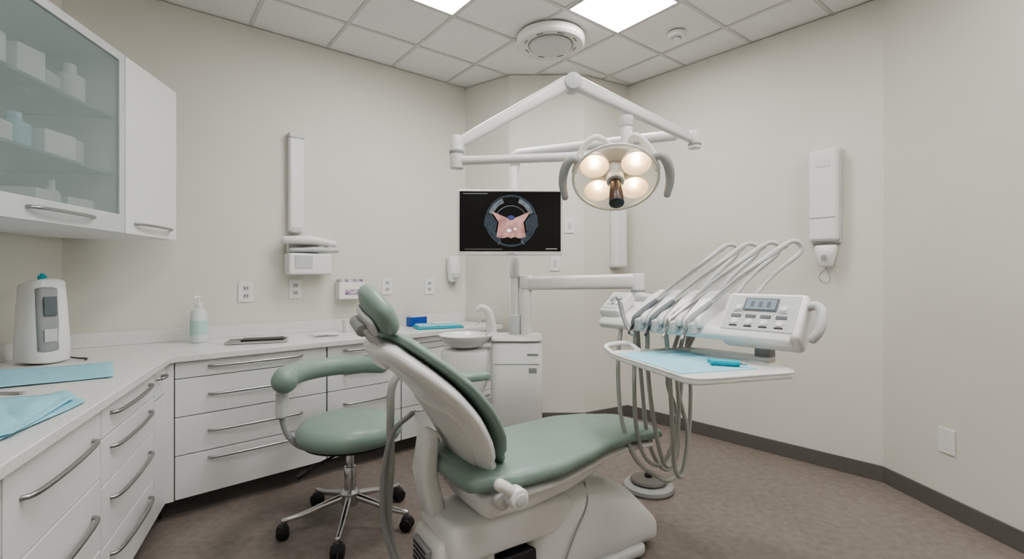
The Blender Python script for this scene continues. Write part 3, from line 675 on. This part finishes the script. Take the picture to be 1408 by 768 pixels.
sweep('pivot_lever',[(.055,-.295,.50),(.02,-.295,.535),(-.015,-.29,.56)],.022,M_white,g,n=5,seg=14)
cyl('pivot_axle',(.055,-.27,.50),(.055,-.15,.47),.02,M_grey,g)
sweep('chair_hose_a',[(-.08,.13,.16),(-.14,.20,.05),(-.19,.27,.06),(-.215,.315,.22),(-.200,.33,.45),(-.19,.36,.66),(-.17,.39,.80),(-.10,.40,.87),(-.02,.38,.86)],.018,M_hose,g,n=8,seg=14)
sweep('chair_hose_b',[(-.10,.08,.14),(-.15,.12,.04),(-.20,.20,.05),(-.24,.29,.22),(-.24,.31,.42),(-.19,.33,.60),(-.10,.32,.68)],.012,M_grey,g,n=8,seg=12)

# ---------------------------------------------------------------- stool
g=group('dental_stool',(-.85,2.52,0))
lathe('seat_cushion',[(0,.555),(.14,.555),(.21,.550),(.245,.533),(.264,.505),(.264,.475),(.25,.452),(.235,.446),(0,.446)],M_green,g,seg=56,ang=60)
lathe('seat_pan',[(0,.425),(.20,.425),(.232,.435),(.238,.449),(0,.449)],M_dark,g,seg=48)
cyl('gas_column',(0,0,.16),(0,0,.40),.020,M_chrome,g)
cyl('column_sleeve',(0,0,.16),(0,0,.30),.030,M_chrome,g)
cyl('seat_mechanism',(0,0,.38),(0,0,.428),.07,M_dark,g)
lathe('base_hub',[(0,.10),(.04,.10),(.048,.115),(.048,.165),(.036,.18),(0,.18)],M_chrome,g)
for k,(x,y) in enumerate(((-.303,-.163),(.047,-.303),(.323,-.069),(.2,.266),(-.273,.266))):
    a=math.atan2(y,x)
    if k==4: a=math.radians(142)
    r=.32; x,y=r*math.cos(a),r*math.sin(a); c,s=math.cos(a),math.sin(a)
    sweep('base_leg_%d'%k,[(.03*c,.03*s,.145),(.12*c,.12*s,.125),(.23*c,.23*s,.098),(x,y,.088)],lambda t:.019-.006*t,M_chrome,g,n=4,seg=12)
    cyl('caster_stem_%d'%k,(x,y,.05),(x,y,.095),.009,M_steel,g)
    tx,ty=-s,c
    for q in (-1,1):
        cyl('caster_wheel_%d_%d'%(k,q),(x+tx*q*.006,y+ty*q*.006,.0305),(x+tx*q*.03,y+ty*q*.03,.0305),.0305,M_black,g,bev=.005)
    lathe('caster_hood_%d'%k,[(0,.072),(.022,.068),(.031,.050),(.031,.038),(0,.038)],M_dark,g,Matrix.Translation((x,y,0)),16)
sweep('height_lever',[(.02,-.05,.41),(-.06,-.17,.395),(-.12,-.245,.375)],.006,M_dark,g,n=4)
cyl('lever_knob',(-.115,-.24,.378),(-.15,-.285,.355),.013,M_black,g)
arc=[]
for i in range(9):
    a=math.radians(208-134*i/8); arc.append((.315*math.cos(a),.30*math.sin(a),.775))
sweep('torso_support_pad',arc,lambda t:.062-.014*t,M_green,g,n=5,seg=20,flat=1.0,up=(0,0,1))
sweep('support_bracket',[(-.30,-.10,.715),(-.31,-.10,.64),(-.315,-.09,.58),(-.29,-.07,.48),(-.22,-.05,.415),(-.10,-.02,.405),(-.02,0,.405)],.019,M_grey,g,n=6,seg=14,flat=.7)
box('bracket_shroud',(-.31,-.10,.65),(.05,.06,.14),M_lgrey,g,bevel=.015)

# ---------------------------------------------------------------- camera & world
cam=bpy.data.cameras.new('camera'); cam.lens=660/1408*36; cam.sensor_width=36; cam.shift_y=-6/1408
cam.clip_start=.02
co=bpy.data.objects.new('camera',cam); co.location=(0,0,1.3); co.rotation_euler=(pi/2,0,0); C.objects.link(co)
bpy.context.scene.camera=co
w=bpy.data.worlds.new('world'); w.use_nodes=True; w.node_tree.nodes['Background'].inputs[0].default_value=(.6,.65,.7,1); w.node_tree.nodes['Background'].inputs[1].default_value=.3
bpy.context.scene.world=w
try: bpy.context.scene.view_settings.look='AgX - Medium High Contrast'
except Exception: pass
